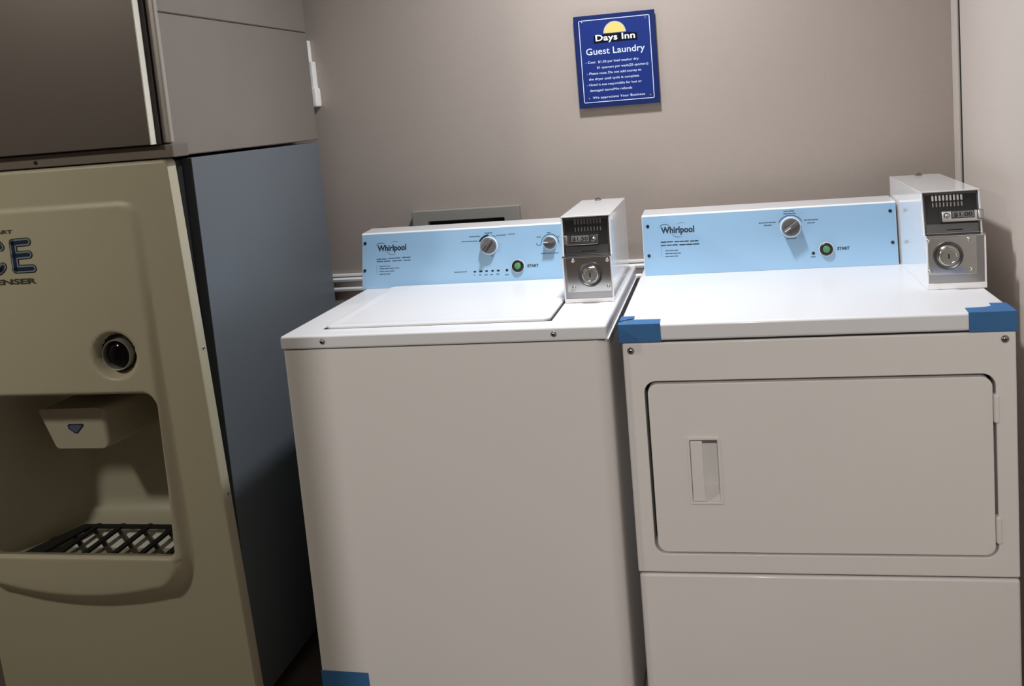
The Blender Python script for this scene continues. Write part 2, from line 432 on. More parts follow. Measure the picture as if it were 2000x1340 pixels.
    bm = B(); lbox(bm, F1, s['e0'], s['e1'], L(s['z0']+0.003), L(s['z1']+0.001), 0.004, 0.021, 0.003); obj('slide_end', bm, M_steel, t)
    bm = B(); Fq = frame(d['top'], (1, 0, 0), (0, 1, 0)); lathe(bm, [(0.0085, -0.0005), (0.0085, 0.002), (0.0060, 0.0035), (0.0055, 0.0065), (0.0004, 0.0075)], Fq, 24)
    obj('hood_lock', bm, M_screw, t)
    return t

# ------------------------------------------------------------------ washer
WX0, WX1, WY, WZ = -0.7146, -0.0229, -0.0487, 0.9264
washer = thing('washing_machine', 'white top-loading washing machine with a pale blue control panel, left of the dryer', 'washing machine', ((WX0+WX1)/2, 0.28, 0))
bm = B()
cab = []
for cx, cy, a0, r in ((WX1-0.002-0.034, WY+0.003+0.034, -90, 0.034), (WX1-0.014, 0.588, 0, 0.012), (WX0+0.014, 0.588, 90, 0.012), (WX0+0.002+0.010, WY+0.013, 180, 0.010)):
    cab += arcpts(cx, cy, r, a0, a0+90, 8)
loft(bm, [[(x, y, 0.035) for x, y in cab], [(x, y, 0.8955) for x, y in cab]], cap0=True, cap1=True)
obj('cabinet', bm, M_whitef, washer)
bm = B(); box(bm, WX0+0.005, WX1-0.005, WY+0.007, 0.598, 0.8950, 0.8975); obj('seam_gasket', bm, M_gap, washer, smooth=False)
bm = B()
box(bm, WX0, WX1, WY, 0.605, 0.8972, WZ, 0.0055, 3)
box(bm, WX1-0.004, WX1+0.0035, WY+0.004, 0.600, 0.8972, 0.8990)
obj('top_deck', bm, M_white, washer)
for x in (WX0+0.05, WX1-0.05):
    for y in (0.03, 0.54):
        bm = B(); lathe(bm, [(0.022, 0), (0.022, 0.012), (0.012, 0.016), (0.012, 0.04)], frame((x, y, 0), (1, 0, 0), (0, 1, 0)), 20); obj('leg', bm, M_black, washer)
# lid: raised panel with pressed rim
bm = B()
lx0, lx1, ly0, ly1 = -0.636, -0.1445, 0.006, 0.432
def lidloop(d, z, r=0.016): return [(x, y, z) for x, y in rrect(lx0+d, lx1-d, ly0+d, ly1-d, max(r-d, 0.004), 6)]
loft(bm, [lidloop(0, WZ-0.001), lidloop(0, WZ+0.0045), lidloop(0.0015, WZ+0.0062), lidloop(0.006, WZ+0.0070), lidloop(0.016, WZ+0.0070), lidloop(0.024, WZ+0.0055), lidloop(0.032, WZ+0.0052)], cap0=True, cap1=True)
lid = obj('lid', bm, M_white, washer)
bm = B(); box(bm, lx0-0.003, lx1+0.004, ly0-0.001, ly1+0.003, WZ-0.0005, WZ+0.0004); obj('lid_gap', bm, M_gap, lid, smooth=False)
bm = B(); lathe(bm, [(0.036, -0.0002), (0.034, 0.0006), (0.026, -0.0001), (0.0004, -0.0001)], frame((-0.396, 0.022, WZ+0.0056), (1, 0, 0), (0, 0.10, 0)) @ Matrix.Diagonal((1, 0.12, 1, 1)), 28)
obj('finger_pull', bm, M_knob, lid)
for x, z in ((-0.619, 0.913), (-0.128, 0.9125)): screw(washer, (x, WY-0.0002, z), 0.0048)

def console(parent, x0, x1, y0, z0, k, z1, ytop, name='control_panel'):
    y1 = y0+k*(z1-z0)
    bm = B()
    prof = [(y0, z0-0.0005), (y1-0.0015, z1-0.006), (y1+0.0006, z1-0.0012), (y1+0.004, z1), (ytop, z1+0.0035), (ytop+0.012, z1-0.004), (ytop+0.014, z0-0.0005)]
    prism(bm, prof, x0, x1, 0.0008, 1)
    return obj('console_housing', bm, M_case, parent)
# washer console
KW = 0.2555
console(washer, -0.7235, -0.1400, 0.4413, 0.9264, KW, 1.0681, 0.552)
def faceW(x, z, h=0.0): return frame((x, 0.4413+KW*(z-0.9264)-0.0012-h, z), (1, 0, 0), (0, KW, 1))
def faceD(x, z, h=0.0): return frame((x, 0.5146+0.1471*(z-0.914)-0.0012-h, z), (1, 0, 0), (0, 0.1471, 1))
def sheet(bm, face, x0, x1, z0, z1, k, th=0.0012):
    ln = math.sqrt(1+k*k); F = face(0, z0)
    lbox(bm, F, x0, x1, 0, (z1-z0)*ln, -0.0016, 0.0); return bm
bm = B(); sheet(bm, faceW, -0.7215, -0.1400, 0.9275, 1.0645, KW); wp = obj('control_panel', bm, M_blue, washer, smooth=False)
def bars(bm, face, items, hgt=0.0016):
    """word-like dashes: (x0,x1,z, pieces)"""
    for x0, x1, z, n in items:
        F = face(x0, z); wd = (x1-x0)/n
        for k in range(n):
            g = wd*0.10
            lbox(bm, F, k*wd, (k+1)*wd-g, -hgt/2, hgt/2, 0.0, 0.0003)
def labels(parent, face, items, hgt):
    for it in items:
        bm = B(); bars(bm, face, [it], hgt); obj('printed_label', bm, M_printg, parent, smooth=False)
def logo(face, x0, zb, x1, hgt, parent):
    bm = B(); text(bm, 'Whirlpool', face(x0, zb, 0.0002), hgt, x1-x0, 0.0007, ext=0.0001)
    F = face(x0, zb)
    W = x1-x0
    def sw(cx, cz, rx, rz, a0, a1, w0):
        p = [(cx+rx*math.cos(math.radians(a0+(a1-a0)*k/16)), cz+rz*math.sin(math.radians(a0+(a1-a0)*k/16))) for k in range(17)]
        for i, (a, b) in enumerate(zip(p[:-1], p[1:])):
            stroke(bm, [a, b], w0*(0.35+0.65*math.sin(math.pi*(i+0.5)/16)), F, 0, 0.0003, 4)
    sw(W*0.12, hgt*0.72, W*0.16, hgt*0.26, 175, 25, 0.0013)
    sw(W*0.55, hgt*0.35, W*0.28, hgt*0.85, 215, 285, 0.0008)
    sw(W*0.62, hgt*0.55, W*0.20, hgt*0.55, 130, 60, 0.0006)
    obj('logo', bm, M_print, parent, smooth=False)
logo(faceW, -0.6795, 1.0215, -0.6005, 0.0215, wp)
bm = B()
bars(bm, faceW, [(-0.6820, -0.6535, 1.0010, 2), (-0.6500, -0.6150, 1.0018, 2), (-0.6120, -0.5878, 1.0024, 2), (-0.6820, -0.6430, 0.9953, 2), (-0.6390, -0.6120, 0.9950, 2), (-0.6080, -0.5885, 0.9950, 2)], 0.0024)
obj('printed_title', bm, M_printg, wp, smooth=False)
labels(wp, faceW, [(-0.6748, -0.6437, 0.9827, 3), (-0.6748, -0.6187, 0.9766, 4), (-0.6748, -0.6321, 0.9697, 3), (-0.6748, -0.6440, 0.9626, 3)], 0.0018)
bm = B(); lbox(bm, faceW(-0.6822, 0.9607), 0, 0.0005, 0, 0.027, 0, 0.0002); obj('printed_line', bm, M_printg, wp, smooth=False)
labels(wp, faceW, [(-0.4720, -0.4375, 0.9588, 5), (-0.4506, -0.4080, 1.0338, 6), (-0.4308, -0.4010, 1.0452, 5), (-0.3895, -0.3687, 1.0522, 3), (-0.3585, -0.3330, 1.0452, 4), (-0.3280, -0.3091, 1.0464, 3),
                 (-0.3740, -0.3674, 0.9946, 1), (-0.2538, -0.2422, 1.0352, 2), (-0.2266, -0.2172, 1.0446, 1), (-0.2436, -0.1973, 0.9942, 3),
                 (-0.4205, -0.4160, 0.9495, 1), (-0.4075, -0.3990, 0.9490, 1), (-0.3930, -0.3830, 0.9488, 1), (-0.3770, -0.3690, 0.9488, 1), (-0.3620, -0.3520, 0.9492, 1), (-0.3390, -0.3275, 0.9466, 1)], 0.0020)

for x, wd in ((-0.4174, 0.0065), (-0.4015, 0.0085), (-0.3866, 0.0065), (-0.3709, 0.0065), (-0.3559, 0.0070), (-0.3331, 0.0045)):
    bm = B(); stroke(bm, [(-wd/2+0.002, 0), (wd/2-0.002, 0)], 0.0042 if wd > 0.005 else 0.0064, faceW(x, 0.9579), 0, 0.0006)
    obj('indicator_light', bm, M_black, wp)
bm = B()
F = faceW(-0.3781, 1.020)
stroke(bm, arcpts(0, 0, 0.0275, 152, 96, 8), 0.0045, F, 0, 0.0003); stroke(bm, arcpts(0, 0, 0.0280, 72, 50, 4), 0.0012, F, 0, 0.0003)
obj('dial_arc', bm, M_print, wp)
bm = B(); F = faceW(-0.2195, 1.019)
stroke(bm, arcpts(0, 0, 0.0225, 0, 180, 14), 0.0014, F, 0, 0.0003)
stroke(bm, [(-0.0225, 0), (-0.0245, -0.003), (-0.029, -0.0045), (-0.034, -0.003), (-0.0355, 0.001)], 0.0012, F, 0, 0.0003)
stroke(bm, [(0.0185, 0.0135), (0.0235, 0.0165)], 0.0012, F, 0, 0.0003)
obj('dial_arc', bm, M_print, wp)
bm = B(); text(bm, 'START', faceW(-0.2800, 0.9628, 0.0002), 0.0095, 0.0290, 0.0004, ext=0.0001); obj('start_lettering', bm, M_print, wp, smooth=False)
for x, z in ((-0.7137, 1.0429), (-0.7150, 0.9736)):
    bm = B(); lathe(bm, [(0.0045, 0), (0.0040, 0.0012), (0.0004, 0.0016)], faceW(x, z), 16); obj('panel_screw', bm, M_dsteel, washer)

def knob(parent, F, r, ang, h=0.026, dark=False):
    bm = B(); lathe(bm, [(r*1.10, 0.0), (r*1.10, 0.0020), (r*1.02, 0.0040), (r*1.0, 0.0045)], F, 40); k = obj('knob', bm, M_knobl, parent)
    bm = B(); lathe(bm, [(r*0.99, 0.0035), (r*0.96, h*0.55), (r*0.90, h*0.66), (r*0.80, h*0.70), (0.0005, h*0.70)], F, 40); obj('knob_face', bm, M_knob, k)
    bm = B(); lbox(bm, F, -r*0.90, r*0.90, -r*0.21, r*0.21, h*0.4, h, r*0.12, rot=ang, seg=3); obj('grip', bm, M_knob, k)
    bm = B(); lbox(bm, F, -r*0.86, -r*0.10, -r*0.05, r*0.05, h-0.0004, h+0.0005, 0, rot=ang); obj('pointer', bm, M_black if dark else M_knobl, k)
    return k
knob(washer, faceW(-0.3781, 1.020), 0.0205, math.radians(52), 0.027, True)
knob(washer, faceW(-0.2195, 1.019), 0.0160, math.radians(2), 0.022)
def start_button(parent, F, r):
    bm = B(); lathe(bm, [(r*1.12, 0), (r*1.12, 0.0010), (r*1.02, 0.0012)], F, 32); b = obj('start_button', bm, M_knobl, parent)
    bm = B(); lathe(bm, [(r, 0.0005), (r*0.98, 0.0065), (r*0.86, 0.0080), (r*0.66, 0.0080), (r*0.60, 0.0065)], F, 32); obj('bezel', bm, M_black, b)
    bm = B(); lathe(bm, [(r*0.57, 0.0040), (r*0.55, 0.0078), (r*0.45, 0.0090), (0.0004, 0.0094)], F, 32); obj('green_cap', bm, M_green, b)
start_button(washer, faceW(-0.3038, 0.9662), 0.0155)

coin_meter(washer, -0.1395, -0.0298, 0.1692, 0.1850, 0.1946, 0.5207, 0.9264, 1.1159,
           dict(zs=1.0305, zlip=0.9360, zband=1.0500, slots=(-0.1120, -0.0490, 1.0775, 1.1095),
                screws=[(-0.1146, 1.0210), (-0.0393, 1.0196), (-0.1163, 0.9609), (-0.0402, 0.9612)], top=(-0.095, 0.500, 1.1159)),
           dict(x0=-0.1300, x1=-0.0570, z0=1.0515, z1=1.0735, p0=-0.1160, p1=-0.0770, pz0=1.0590, pz1=1.0722, kx=-0.0675, e0=-0.1325, e1=-0.1240), '$1.50',
           (-0.1300, -0.0330, 0.9510, 1.0265), (-0.0779, 0.9895, 0.0260, 0.0175))

# ------------------------------------------------------------------ dryer
DW, DZ = 0.736, 0.914
dryer = thing('dryer', 'white front-loading dryer with blue tape on its top corners, right of the washer', 'dryer', (DW/2, 0.33, 0))
bm = B(); box(bm, 0.003, DW-0.003, 0.046, 0.655, 0.035, 0.878); obj('cabinet', bm, M_whitef, dryer, smooth=False)
bm = B(); ringplate(bm, (0.0, DW, 0.3885, 0.8755), (0.0385, 0.6985, 0.4290, 0.7955), 0.004, 0.024, 0.0, 0.0455, 0.004, 0.002)
obj('front_frame', bm, M_whitef, dryer)
bm = B(); box(bm, 0.030, 0.705, 0.0420, 0.0480, 0.42, 0.80); obj('door_gap_shade', bm, M_gap, dryer, smooth=False)  # black sheet put behind the door to darken its gap
bm = B(); box(bm, 0.004, DW-0.004, 0.0085, 0.0470, 0.380, 0.392); obj('panel_seam', bm, M_gap, dryer, smooth=False)
bm = B(); box(bm, 0.002, DW, 0.0, 0.0460, 0.030, 0.3845, 0.006, 3); obj('lower_panel', bm, M_whitef, dryer)
for x in (0.05, DW-0.05):
    for y in (0.06, 0.60):
        bm = B(); lathe(bm, [(0.022, 0), (0.022, 0.012), (0.012, 0.016), (0.012, 0.04)], frame((x, y, 0), (1, 0, 0), (0, 1, 0)), 20); obj('leg', bm, M_black, dryer)
bm = B(); box(bm, -0.0045, DW+0.0015, -0.0015, 0.665, 0.8790, DZ, 0.006, 3); obj('top_deck', bm, M_white, dryer)
bm = B(); box(bm, 0.002, DW-0.002, 0.004, 0.65, 0.8752, 0.8792); obj('seam_gasket', bm, M_gap, dryer, smooth=False)
# door
HX0, HX1, HZ0, HZ1 = 0.121, 0.178, 0.543, 0.674
bm = B(); ringplate(bm, (0.0450, 0.6930, 0.4335, 0.7895), (HX0, HX1, HZ0, HZ1), 0.020, 0.002, -0.0005, 0.0400, 0.002, 0.0005)
door = obj('door', bm, M_whitef, dryer)
bm = B(); ringplate(bm, (0.116, 0.1825, 0.5375, 0.6790), (0.122, 0.177, 0.5435, 0.6730), 0.002, 0.002, -0.0042, 0.0005, 0.0015, 0.0015)
l0 = [(x, -0.0010, z) for x, z in rrect(0.122, 0.177, 0.5435, 0.6730, 0.002)]
l1 = [(x, 0.0380, z) for x, z in rrect(0.122, 0.1745, 0.5640, 0.6600, 0.003)]
loft(bm, [l0, l1], cap1=True)
prism(bm, [(-0.0060, 0.5455), (-0.0060, 0.6705), (-0.0030, 0.6715), (-0.0020, 0.5445)], 0.1235, 0.1470, 0.0008, 2); obj('handle', bm, M_whitef, door)
for z0, z1 in ((0.6990, 0.7560), (0.4580, 0.5140)):
    bm = B(); box(bm, 0.6935, 0.7045, -0.0055, 0.012, z0, z1, 0.0045, 3); obj('hinge', bm, M_whitef, dryer)
for x, z in ((0.0170, 0.8600), (0.7165, 0.8615)): screw(dryer, (x, -0.0002, z), 0.0058)
# console
console(dryer, 0.0075, 0.6200, 0.5146, 0.9140, 0.1471, 1.0656, 0.632)
bm = B(); sheet(bm, faceD, 0.0090, 0.6190, 0.9150, 1.0620, 0.1471); dp = obj('control_panel', bm, M_blue, dryer, smooth=False)
logo(faceD, 0.0545, 1.0185, 0.1380, 0.0225, dp)
bm = B(); bars(bm, faceD, [(0.0527, 0.0850, 0.9966, 2), (0.0870, 0.1240, 0.9962, 3), (0.1260, 0.1475, 0.9958, 2), (0.0522, 0.0960, 0.9884, 3), (0.0990, 0.1504, 0.9880, 3)], 0.0026)
obj('printed_title', bm, M_print, dp, smooth=False)
labels(dp, faceD, [(0.0625, 0.0959, 0.9747, 3), (0.0621, 0.1028, 0.9674, 4), (0.0617, 0.0951, 0.9604, 3), (0.2963, 0.3381, 1.0309, 5), (0.3089, 0.3281, 1.0245, 2), (0.3572, 0.3842, 1.0563, 2), (0.3568, 0.3870, 1.0504, 3),
                 (0.4050, 0.4397, 1.0321, 4), (0.4125, 0.4315, 1.0248, 2), (0.3613, 0.3851, 0.9891, 3), (0.4163, 0.4289, 0.9422, 1)], 0.0022)
bm = B(); lbox(bm, faceD(0.0530, 0.9590), 0, 0.0005, 0, 0.026, 0, 0.0002); obj('printed_line', bm, M_printg, dp, smooth=False)

bm = B(); stroke(bm, arcpts(0, 0, 0.0310, 28, 152, 16), 0.0014, faceD(0.3724, 1.0155), 0, 0.0003)
obj('dial_arc', bm, M_print, dp)
bm = B(); stroke(bm, [(0, 0), (0.0003, 0)], 0.0075, faceD(0.4225, 0.9509), 0, 0.0008); obj('indicator_light', bm, M_black, dp)
bm = B(); text(bm, 'START', faceD(0.4795, 0.9560, 0.0002), 0.0100, 0.0290, 0.0004, ext=0.0001); obj('start_lettering', bm, M_print, dp, smooth=False)
for x, z in ((0.0220, 1.0377), (0.0213, 0.9642), (0.6070, 1.0430), (0.6085, 0.9677)):
    bm = B(); lathe(bm, [(0.0042, 0), (0.0038, 0.0012), (0.0004, 0.0018)], faceD(x, z), 16); obj('panel_screw', bm, M_black, dryer)
knob(dryer, faceD(0.3724, 1.0167), 0.0228, math.radians(35), 0.030)
start_button(dryer, faceD(0.4535, 0.9590), 0.0158)

coin_meter(dryer, 0.6244, 0.7410, 0.2125, 0.2370, 0.2550, 0.6329, 0.9140, 1.1162,
           dict(zs=1.0275, zlip=0.9270, zband=1.0470, slots=(0.6442, 0.7086, 1.0790, 1.1080),
                screws=[(0.6285, 1.0185), (0.7072, 1.0187), (0.6300, 0.9530), (0.7109, 0.9550)], top=(0.689, 0.610, 1.1162)),
           dict(x0=0.6600, x1=0.7400, z0=1.0490, z1=1.0725, p0=0.6815, p1=0.7230, pz0=1.0580, pz1=1.0708, kx=0.6705, e0=0.7300, e1=0.7430), '$1.00',
           (0.6285, 0.7216, 0.9460, 1.0240), (0.6660, 0.9855, 0.0280, 0.0200))

# ------------------------------------------------------------------ painter's tape
def tape(label, top, front, z, zf, side, y_front):
    """top: polygon on deck (x,y); front: (x0,x1,zb)"""
    bm = B(); th = 0.0007
    loft(bm, [[(x, y, z+0.0001) for x, y in top], [(x, y, z+th) for x, y in top]], cap0=True, cap1=True)
    x0, x1, zb = front
    box(bm, x0, x1, y_front-th, y_front-0.0001, zb, z+th)
    return bm
bm = tape('', [(-0.0048, -0.0020), (0.079, -0.0020), (0.078, 0.037), (0.0235, 0.040), (-0.0048, 0.022)], (-0.0052, 0.0795, 0.8778), DZ, 0, 0, -0.0015)
box(bm, -0.0056, -0.0049, -0.0022, 0.066, 0.8778, DZ+0.0007)
bm2 = [(-0.0050, 0.026), (0.0235, 0.043), (0.0225, 0.068), (-0.0050, 0.066)]
loft(bm, [[(x, y, DZ+0.0006+(0.002 if i == 1 else 0.0006)) for i, (x, y) in enumerate(bm2)], [(x, y, DZ+0.0012+(0.002 if i == 1 else 0.0006)) for i, (x, y) in enumerate(bm2)]], cap0=True, cap1=True)
tag(obj('masking_tape', bm, M_tape, smooth=False), 'blue masking tape wrapped over the front left corner of the dryer top', 'tape', 'pieces of blue masking tape')
bm = tape('', [(0.6535, -0.0020), (0.7372, -0.0020), (0.7372, 0.070), (0.7080, 0.072), (0.7050, 0.046), (0.6900, 0.040), (0.6560, 0.037)], (0.6535, 0.7375, 0.8770), DZ, 0, 0, -0.0015)
box(bm, 0.7376, 0.7383, -0.0022, 0.068, 0.8778, DZ+0.0007)
tag(obj('masking_tape', bm, M_tape, smooth=False), 'blue masking tape wrapped over the front right corner of the dryer top', 'tape', 'pieces of blue masking tape')
bm = B()
loft(bm, [[(-0.7110, WY+0.0028-0.0007, 0.1715), (-0.6010, WY+0.0028-0.0007, 0.1690), (-0.6000, WY+0.0028-0.0007, 0.112), (-0.7110, WY+0.0028-0.0007, 0.110)],
          [(-0.7110, WY+0.0029, 0.1715), (-0.6010, WY+0.0029, 0.1690), (-0.6000, WY+0.0029, 0.112), (-0.7110, WY+0.0029, 0.110)]], cap0=True, cap1=True)
tag(obj('masking_tape', bm, M_tape, smooth=False), 'blue masking tape low on the left of the washer front', 'tape', 'pieces of blue masking tape')

# ------------------------------------------------------------------ ice dispenser (lower cabinet with a moulded door)
ice = thing('ice_dispenser', 'cream ice dispenser with a black round button and dark drip grille, left of the washer', 'ice dispenser', (-1.2, 0.30, 0))
YF = -0.056
bm = B(); box(bm, -0.930, -0.902, 0.015, 0.667, 0.045, 1.3130, 0.003, 2); box(bm, -1.540, -1.512, 0.015, 0.667, 0.045, 1.3130, 0.003, 2)
box(bm, -1.53, -0.91, 0.24, 0.66, 0.05, 1.31); box(bm, -1.53, -0.91, 0.018, 0.66, 0.84, 1.312); box(bm, -1.53, -0.91, 0.018, 0.66, 0.05, 0.385); obj('cabinet', bm, M_side, ice, label='slate grey side panel')
bm = B(); box(bm, -1.535, -0.925, -0.026, 0.020, 0.86, 1.310); box(bm, -1.535, -0.925, -0.026, 0.020, 0.05, 0.38); box(bm, -0.985, -0.925, -0.026, 0.020, 0.38, 0.86); obj('door_gap', bm, M_gap, ice, smooth=False)
bm = B(); box(bm, -1.50, -0.95, 0.06, 0.64, 0.0, 0.046); obj('plinth', bm, M_gap, ice, smooth=False)
def sstep(t): t = max(0.0, min(1.0, t)); return t*t*(3-2*t)
BX, BZ = -1.092, 0.903
def h_panel(x, z):
    tt = max(0.0, min(1.0, (1.235-z)/0.85))
    xr = -0.998+(1.203-z)*0.0346; xl = -1.575+(1.203-z)*0.03
    zb = 0.318+0.6*(x+1.25)**2
    dr = xr-x; dl = x-xl; db = z-zb; dt = 1.235-z
    hx = min(dr, dl); hz = min(db, dt); r = 0.085 if db < dt else 0.032
    if hx < r and hz < r:
        d = r-math.hypot(r-hx, r-hz)
    else:
        d = min(hx, hz)
    wdt = (0.012+0.026*tt) if hx <= hz else (0.010 if dt < db else 0.045)
    if hx < r and hz < r: wdt = 0.012+0.030*tt
    h = (0.004+0.028*tt**1.1)*sstep(d/wdt)
    rr = math.hypot(x-BX, z-BZ)
    h -= 0.020*sstep((0.053-rr)/0.011)
    return h
OUT = []
N_, MS = 10, 60
outer = rrect(-1.52, -0.90, 0.06, 1.3165, (0.004, 0.012, 0.012, 0.004), N_, MS)
def lean(x, z):
    return (-0.8640-(z-0.06)*0.0415) if x > -1.2 else (-1.514-(z-0.06)*0.04)
outer = [((x-(-1.52))/(0.62)*((-0.8640-(z-0.06)*0.0415)-(-1.514-(z-0.06)*0.04))+(-1.514-(z-0.06)*0.04), z) for x, z in outer]
opening = rrect(-1.490, -1.005, 0.449, 0.816, (0.016, 0.035, 0.035, 0.03), N_, MS)
loops = []
RK = 110
def ringpt(k, i):
    s = k/RK
    a = opening[i]; b = outer[i]
    return (a[0]+(b[0]-a[0])*s, a[1]+(b[1]-a[1])*s)
n = len(outer)
# recess interior, back to front
def rec(x0, x1, z0, z1, r, y): return [(x, y, z) for x, z in rrect(x0, x1, z0, z1, r, N_, MS)]
front_loops = []
for k in range(0, RK+1):
    L_ = []
    for i in range(n):
        x, z = ringpt(k, i); h = h_panel(x, z)
        e = 0.0
        s = k/RK
        dist = math.hypot(x-opening[i][0], z-opening[i][1])
        if dist < 0.008: e += 0.008*(1-math.sqrt(max(0, 1-(1-dist/0.008)**2)))
        do = math.hypot(x-outer[i][0], z-outer[i][1])
        if do < 0.006: e += 0.006*(1-math.sqrt(max(0, 1-(1-do/0.006)**2)))
        L_.append((x, YF-h+e, z))
    front_loops.append(L_)
bm = B()
loops = front_loops+[[(p[0], -0.026, p[2]) for p in front_loops[-1]]]
loft(bm, loops)
face = obj('door_panel', bm, M_cream, ice, ang=60)
bm = B()
l0 = front_loops[0]
RL = [l0, rec(-1.489, -1.006, 0.440, 0.815, (0.016, 0.035, 0.035, 0.03), -0.050), rec(-1.486, -1.010, 0.418, 0.812, (0.016, 0.035, 0.035, 0.03), -0.030),
      rec(-1.470, -1.020, 0.410, 0.800, (0.03, 0.04, 0.04, 0.03), 0.10), rec(-1.455, -1.030, 0.412, 0.790, (0.05, 0.05, 0.05, 0.05), 0.165), rec(-1.430, -1.055, 0.440, 0.760, 0.05, 0.198), rec(-1.40, -1.09, 0.47, 0.73, 0.04, 0.203)]
loft(bm, RL, cap1=True)
obj('dispensing_recess', bm, M_liner, ice, ang=60)
# drip grille: black frame, diagonal bars, bright drain pan below
t0 = B(); gz = 0.4335
fl = [(-1.426, -0.055), (-1.022, -0.055), (-1.022, 0.106), (-1.372, 0.106)]
def inset(q, d):
    c = (sum(p[0] for p in q)/4, sum(p[1] for p in q)/4)
    return [(p[0]+(d if p[0] < c[0] else -d), p[1]+(d if p[1] < c[1] else -d)) for p in q]
fi_ = [(-1.372, -0.045), (-1.036, -0.045), (-1.036, 0.092), (-1.345, 0.092)]
loft(t0, [[(x, y, gz-0.004) for x, y in fl], [(x, y, gz+0.002) for x, y in fl], [(x, y, gz+0.002) for x, y in fi_], [(x, y, gz-0.004) for x, y in fi_]], closed=True)
grille = obj('drip_grille', t0, M_gap, ice, smooth=False)
def clip(a, b, q):
    # clip segment to convex quad q (ccw)
    t0_, t1_ = 0.0, 1.0
    for i in range(4):
        p, r = q[i], q[(i+1) % 4]
        ex, ey = r[0]-p[0], r[1]-p[1]
        nx, ny = -ey, ex
        da = (a[0]-p[0])*nx+(a[1]-p[1])*ny; dbb = (b[0]-p[0])*nx+(b[1]-p[1])*ny
        if da < 0 and dbb < 0: return None
        if da < 0: t0_ = max(t0_, da/(da-dbb))
        elif dbb < 0: t1_ = min(t1_, da/(da-dbb))
    if t0_ >= t1_: return None
    return [(a[0]+(b[0]-a[0])*t, a[1]+(b[1]-a[1])*t) for t in (t0_, t1_)]
for xs in (-1.395, -1.330, -1.264, -1.190, -1.121, -1.053):
    c_ = clip((xs, -0.06), (xs-0.004, 0.14), fl)
    if c_:
        bm = B(); stroke(bm, c_, 0.0135, frame((0, 0, gz), (1, 0, 0), (0, 1, 0)), -0.004, 0.0015, 4); obj('grille_bar', bm, M_gap, grille, smooth=False)
for k in range(7):
    xs = -1.410+k*0.066
    c_ = clip((xs-0.04, 0.14), (xs+0.176, -0.06), fl)
    if c_:
        bm = B(); stroke(bm, c_, 0.0085, frame((0, 0, gz-0.012), (1, 0, 0), (0, 1, 0)), -0.002, 0.001, 4); obj('lower_bar', bm, M_olive, grille, smooth=False)
bm = B(); box(bm, -1.42, -1.03, -0.035, 0.115, 0.4125, 0.4145); obj('drain_pan', bm, M_ivory, ice, smooth=False)
# ice chute
bm = B()
fr = [(-1.372, 0.022, 0.757), (-1.337, 0.012, 0.664), (-1.204, 0.012, 0.664), (-1.206, 0.022, 0.757)]
def chute(s, y, zt, zb):
    top0, top1, bot0, bot1 = -1.374+s, -1.204-s*0.5, -1.340+s*0.6, -1.200-s*0.5
    pts = []
    r = 0.016
    base = [(bot1, zb), (top1, zt), (top0, zt), (bot0, zb)]
    return base, y
def roundpoly(P, r, n=6):
    out = []; m_ = len(P)
    for i in range(m_):
        p0, p1, p2 = Vector(P[i-1]), Vector(P[i]), Vector(P[(i+1) % m_])
        a = p1+(p0-p1).normalized()*r; b = p1+(p2-p1).normalized()*r
        for k in range(n+1):
            t = k/n; out.append(tuple((1-t)**2*a+2*t*(1-t)*p1+t*t*b))
    return out
base = [(-1.200, 0.663), (-1.205, 0.760), (-1.376, 0.758), (-1.340, 0.663)]
def cl(grow, y, rr): 
    q = [(-1.200+grow, 0.663), (-1.205+grow, 0.760), (-1.376, 0.758), (-1.340, 0.663)]
    return [(x, y, z) for x, z in roundpoly(q, rr)]
loft(bm, [cl(-0.012, 0.016, 0.010), cl(-0.005, 0.018, 0.014), cl(0, 0.026, 0.016), cl(0.012, 0.090, 0.018), cl(0.014, 0.200, 0.018)], cap0=True, cap1=True)
chute_o = obj('ice_chute', bm, M_liner, ice, ang=50)
bm = B(); Fb = frame((-1.283, 0.0158, 0.711), (1, 0, 0), (0, 0, 1))
def shield(s): return [(-0.020*s, 0.008*s), (-0.017*s, 0.011*s), (0.020*s, 0.011*s), (0.022*s, 0.008*s), (0.004*s, -0.011*s), (-0.004*s, -0.011*s), (-0.019*s, 0.000)]
sh = shield(1)
loft(bm, [[Fb @ Vector((x, z, 0)) for x, z in sh], [Fb @ Vector((x, z, 0.0008)) for x, z in sh]], cap0=True, cap1=True); bd = obj('badge', bm, M_navy, chute_o, smooth=False)
bm = B(); sh = shield(0.78)
loft(bm, [[Fb @ Vector((x, z, 0.0008)) for x, z in sh], [Fb @ Vector((x, z, 0.0012)) for x, z in sh]], cap0=True, cap1=True); obj('badge_face', bm, M_badge, chute_o, smooth=False)
# push button
hb = h_panel(BX+0.06, BZ)
Fk = frame((BX, YF+0.006, BZ), (1, 0, 0), (0, 0, 1))
bm = B(); lathe(bm, [(0.0435, -0.004), (0.0430, 0.0020), (0.0004, 0.0020)], Fk @ Matrix.Translation((-0.003, 0.001, 0)), 40); pb = obj('button_bore_shade', bm, M_black, ice)  # black disc, set off-centre, paints the shade inside the button's bore
bm = B(); lathe(bm, [(0.0345, 0.0), (0.0345, 0.0165), (0.0335, 0.0175), (0.0318, 0.0165), (0.0312, 0.002)], Fk @ Matrix.Translation((0.002, 0, 0)), 40, cap=False); obj('button_collar', bm, M_box, pb)
bm = B(); lathe(bm, [(0.0305, 0.0)]+[(0.0305*math.cos(math.radians(a)), 0.004+0.0185*math.sin(math.radians(a))) for a in range(0, 90, 9)]+[(0.0003, 0.0225)], Fk @ Matrix.Translation((0.0035, 0.001, -0.002)), 40); obj('button_dome', bm, M_ball, pb)
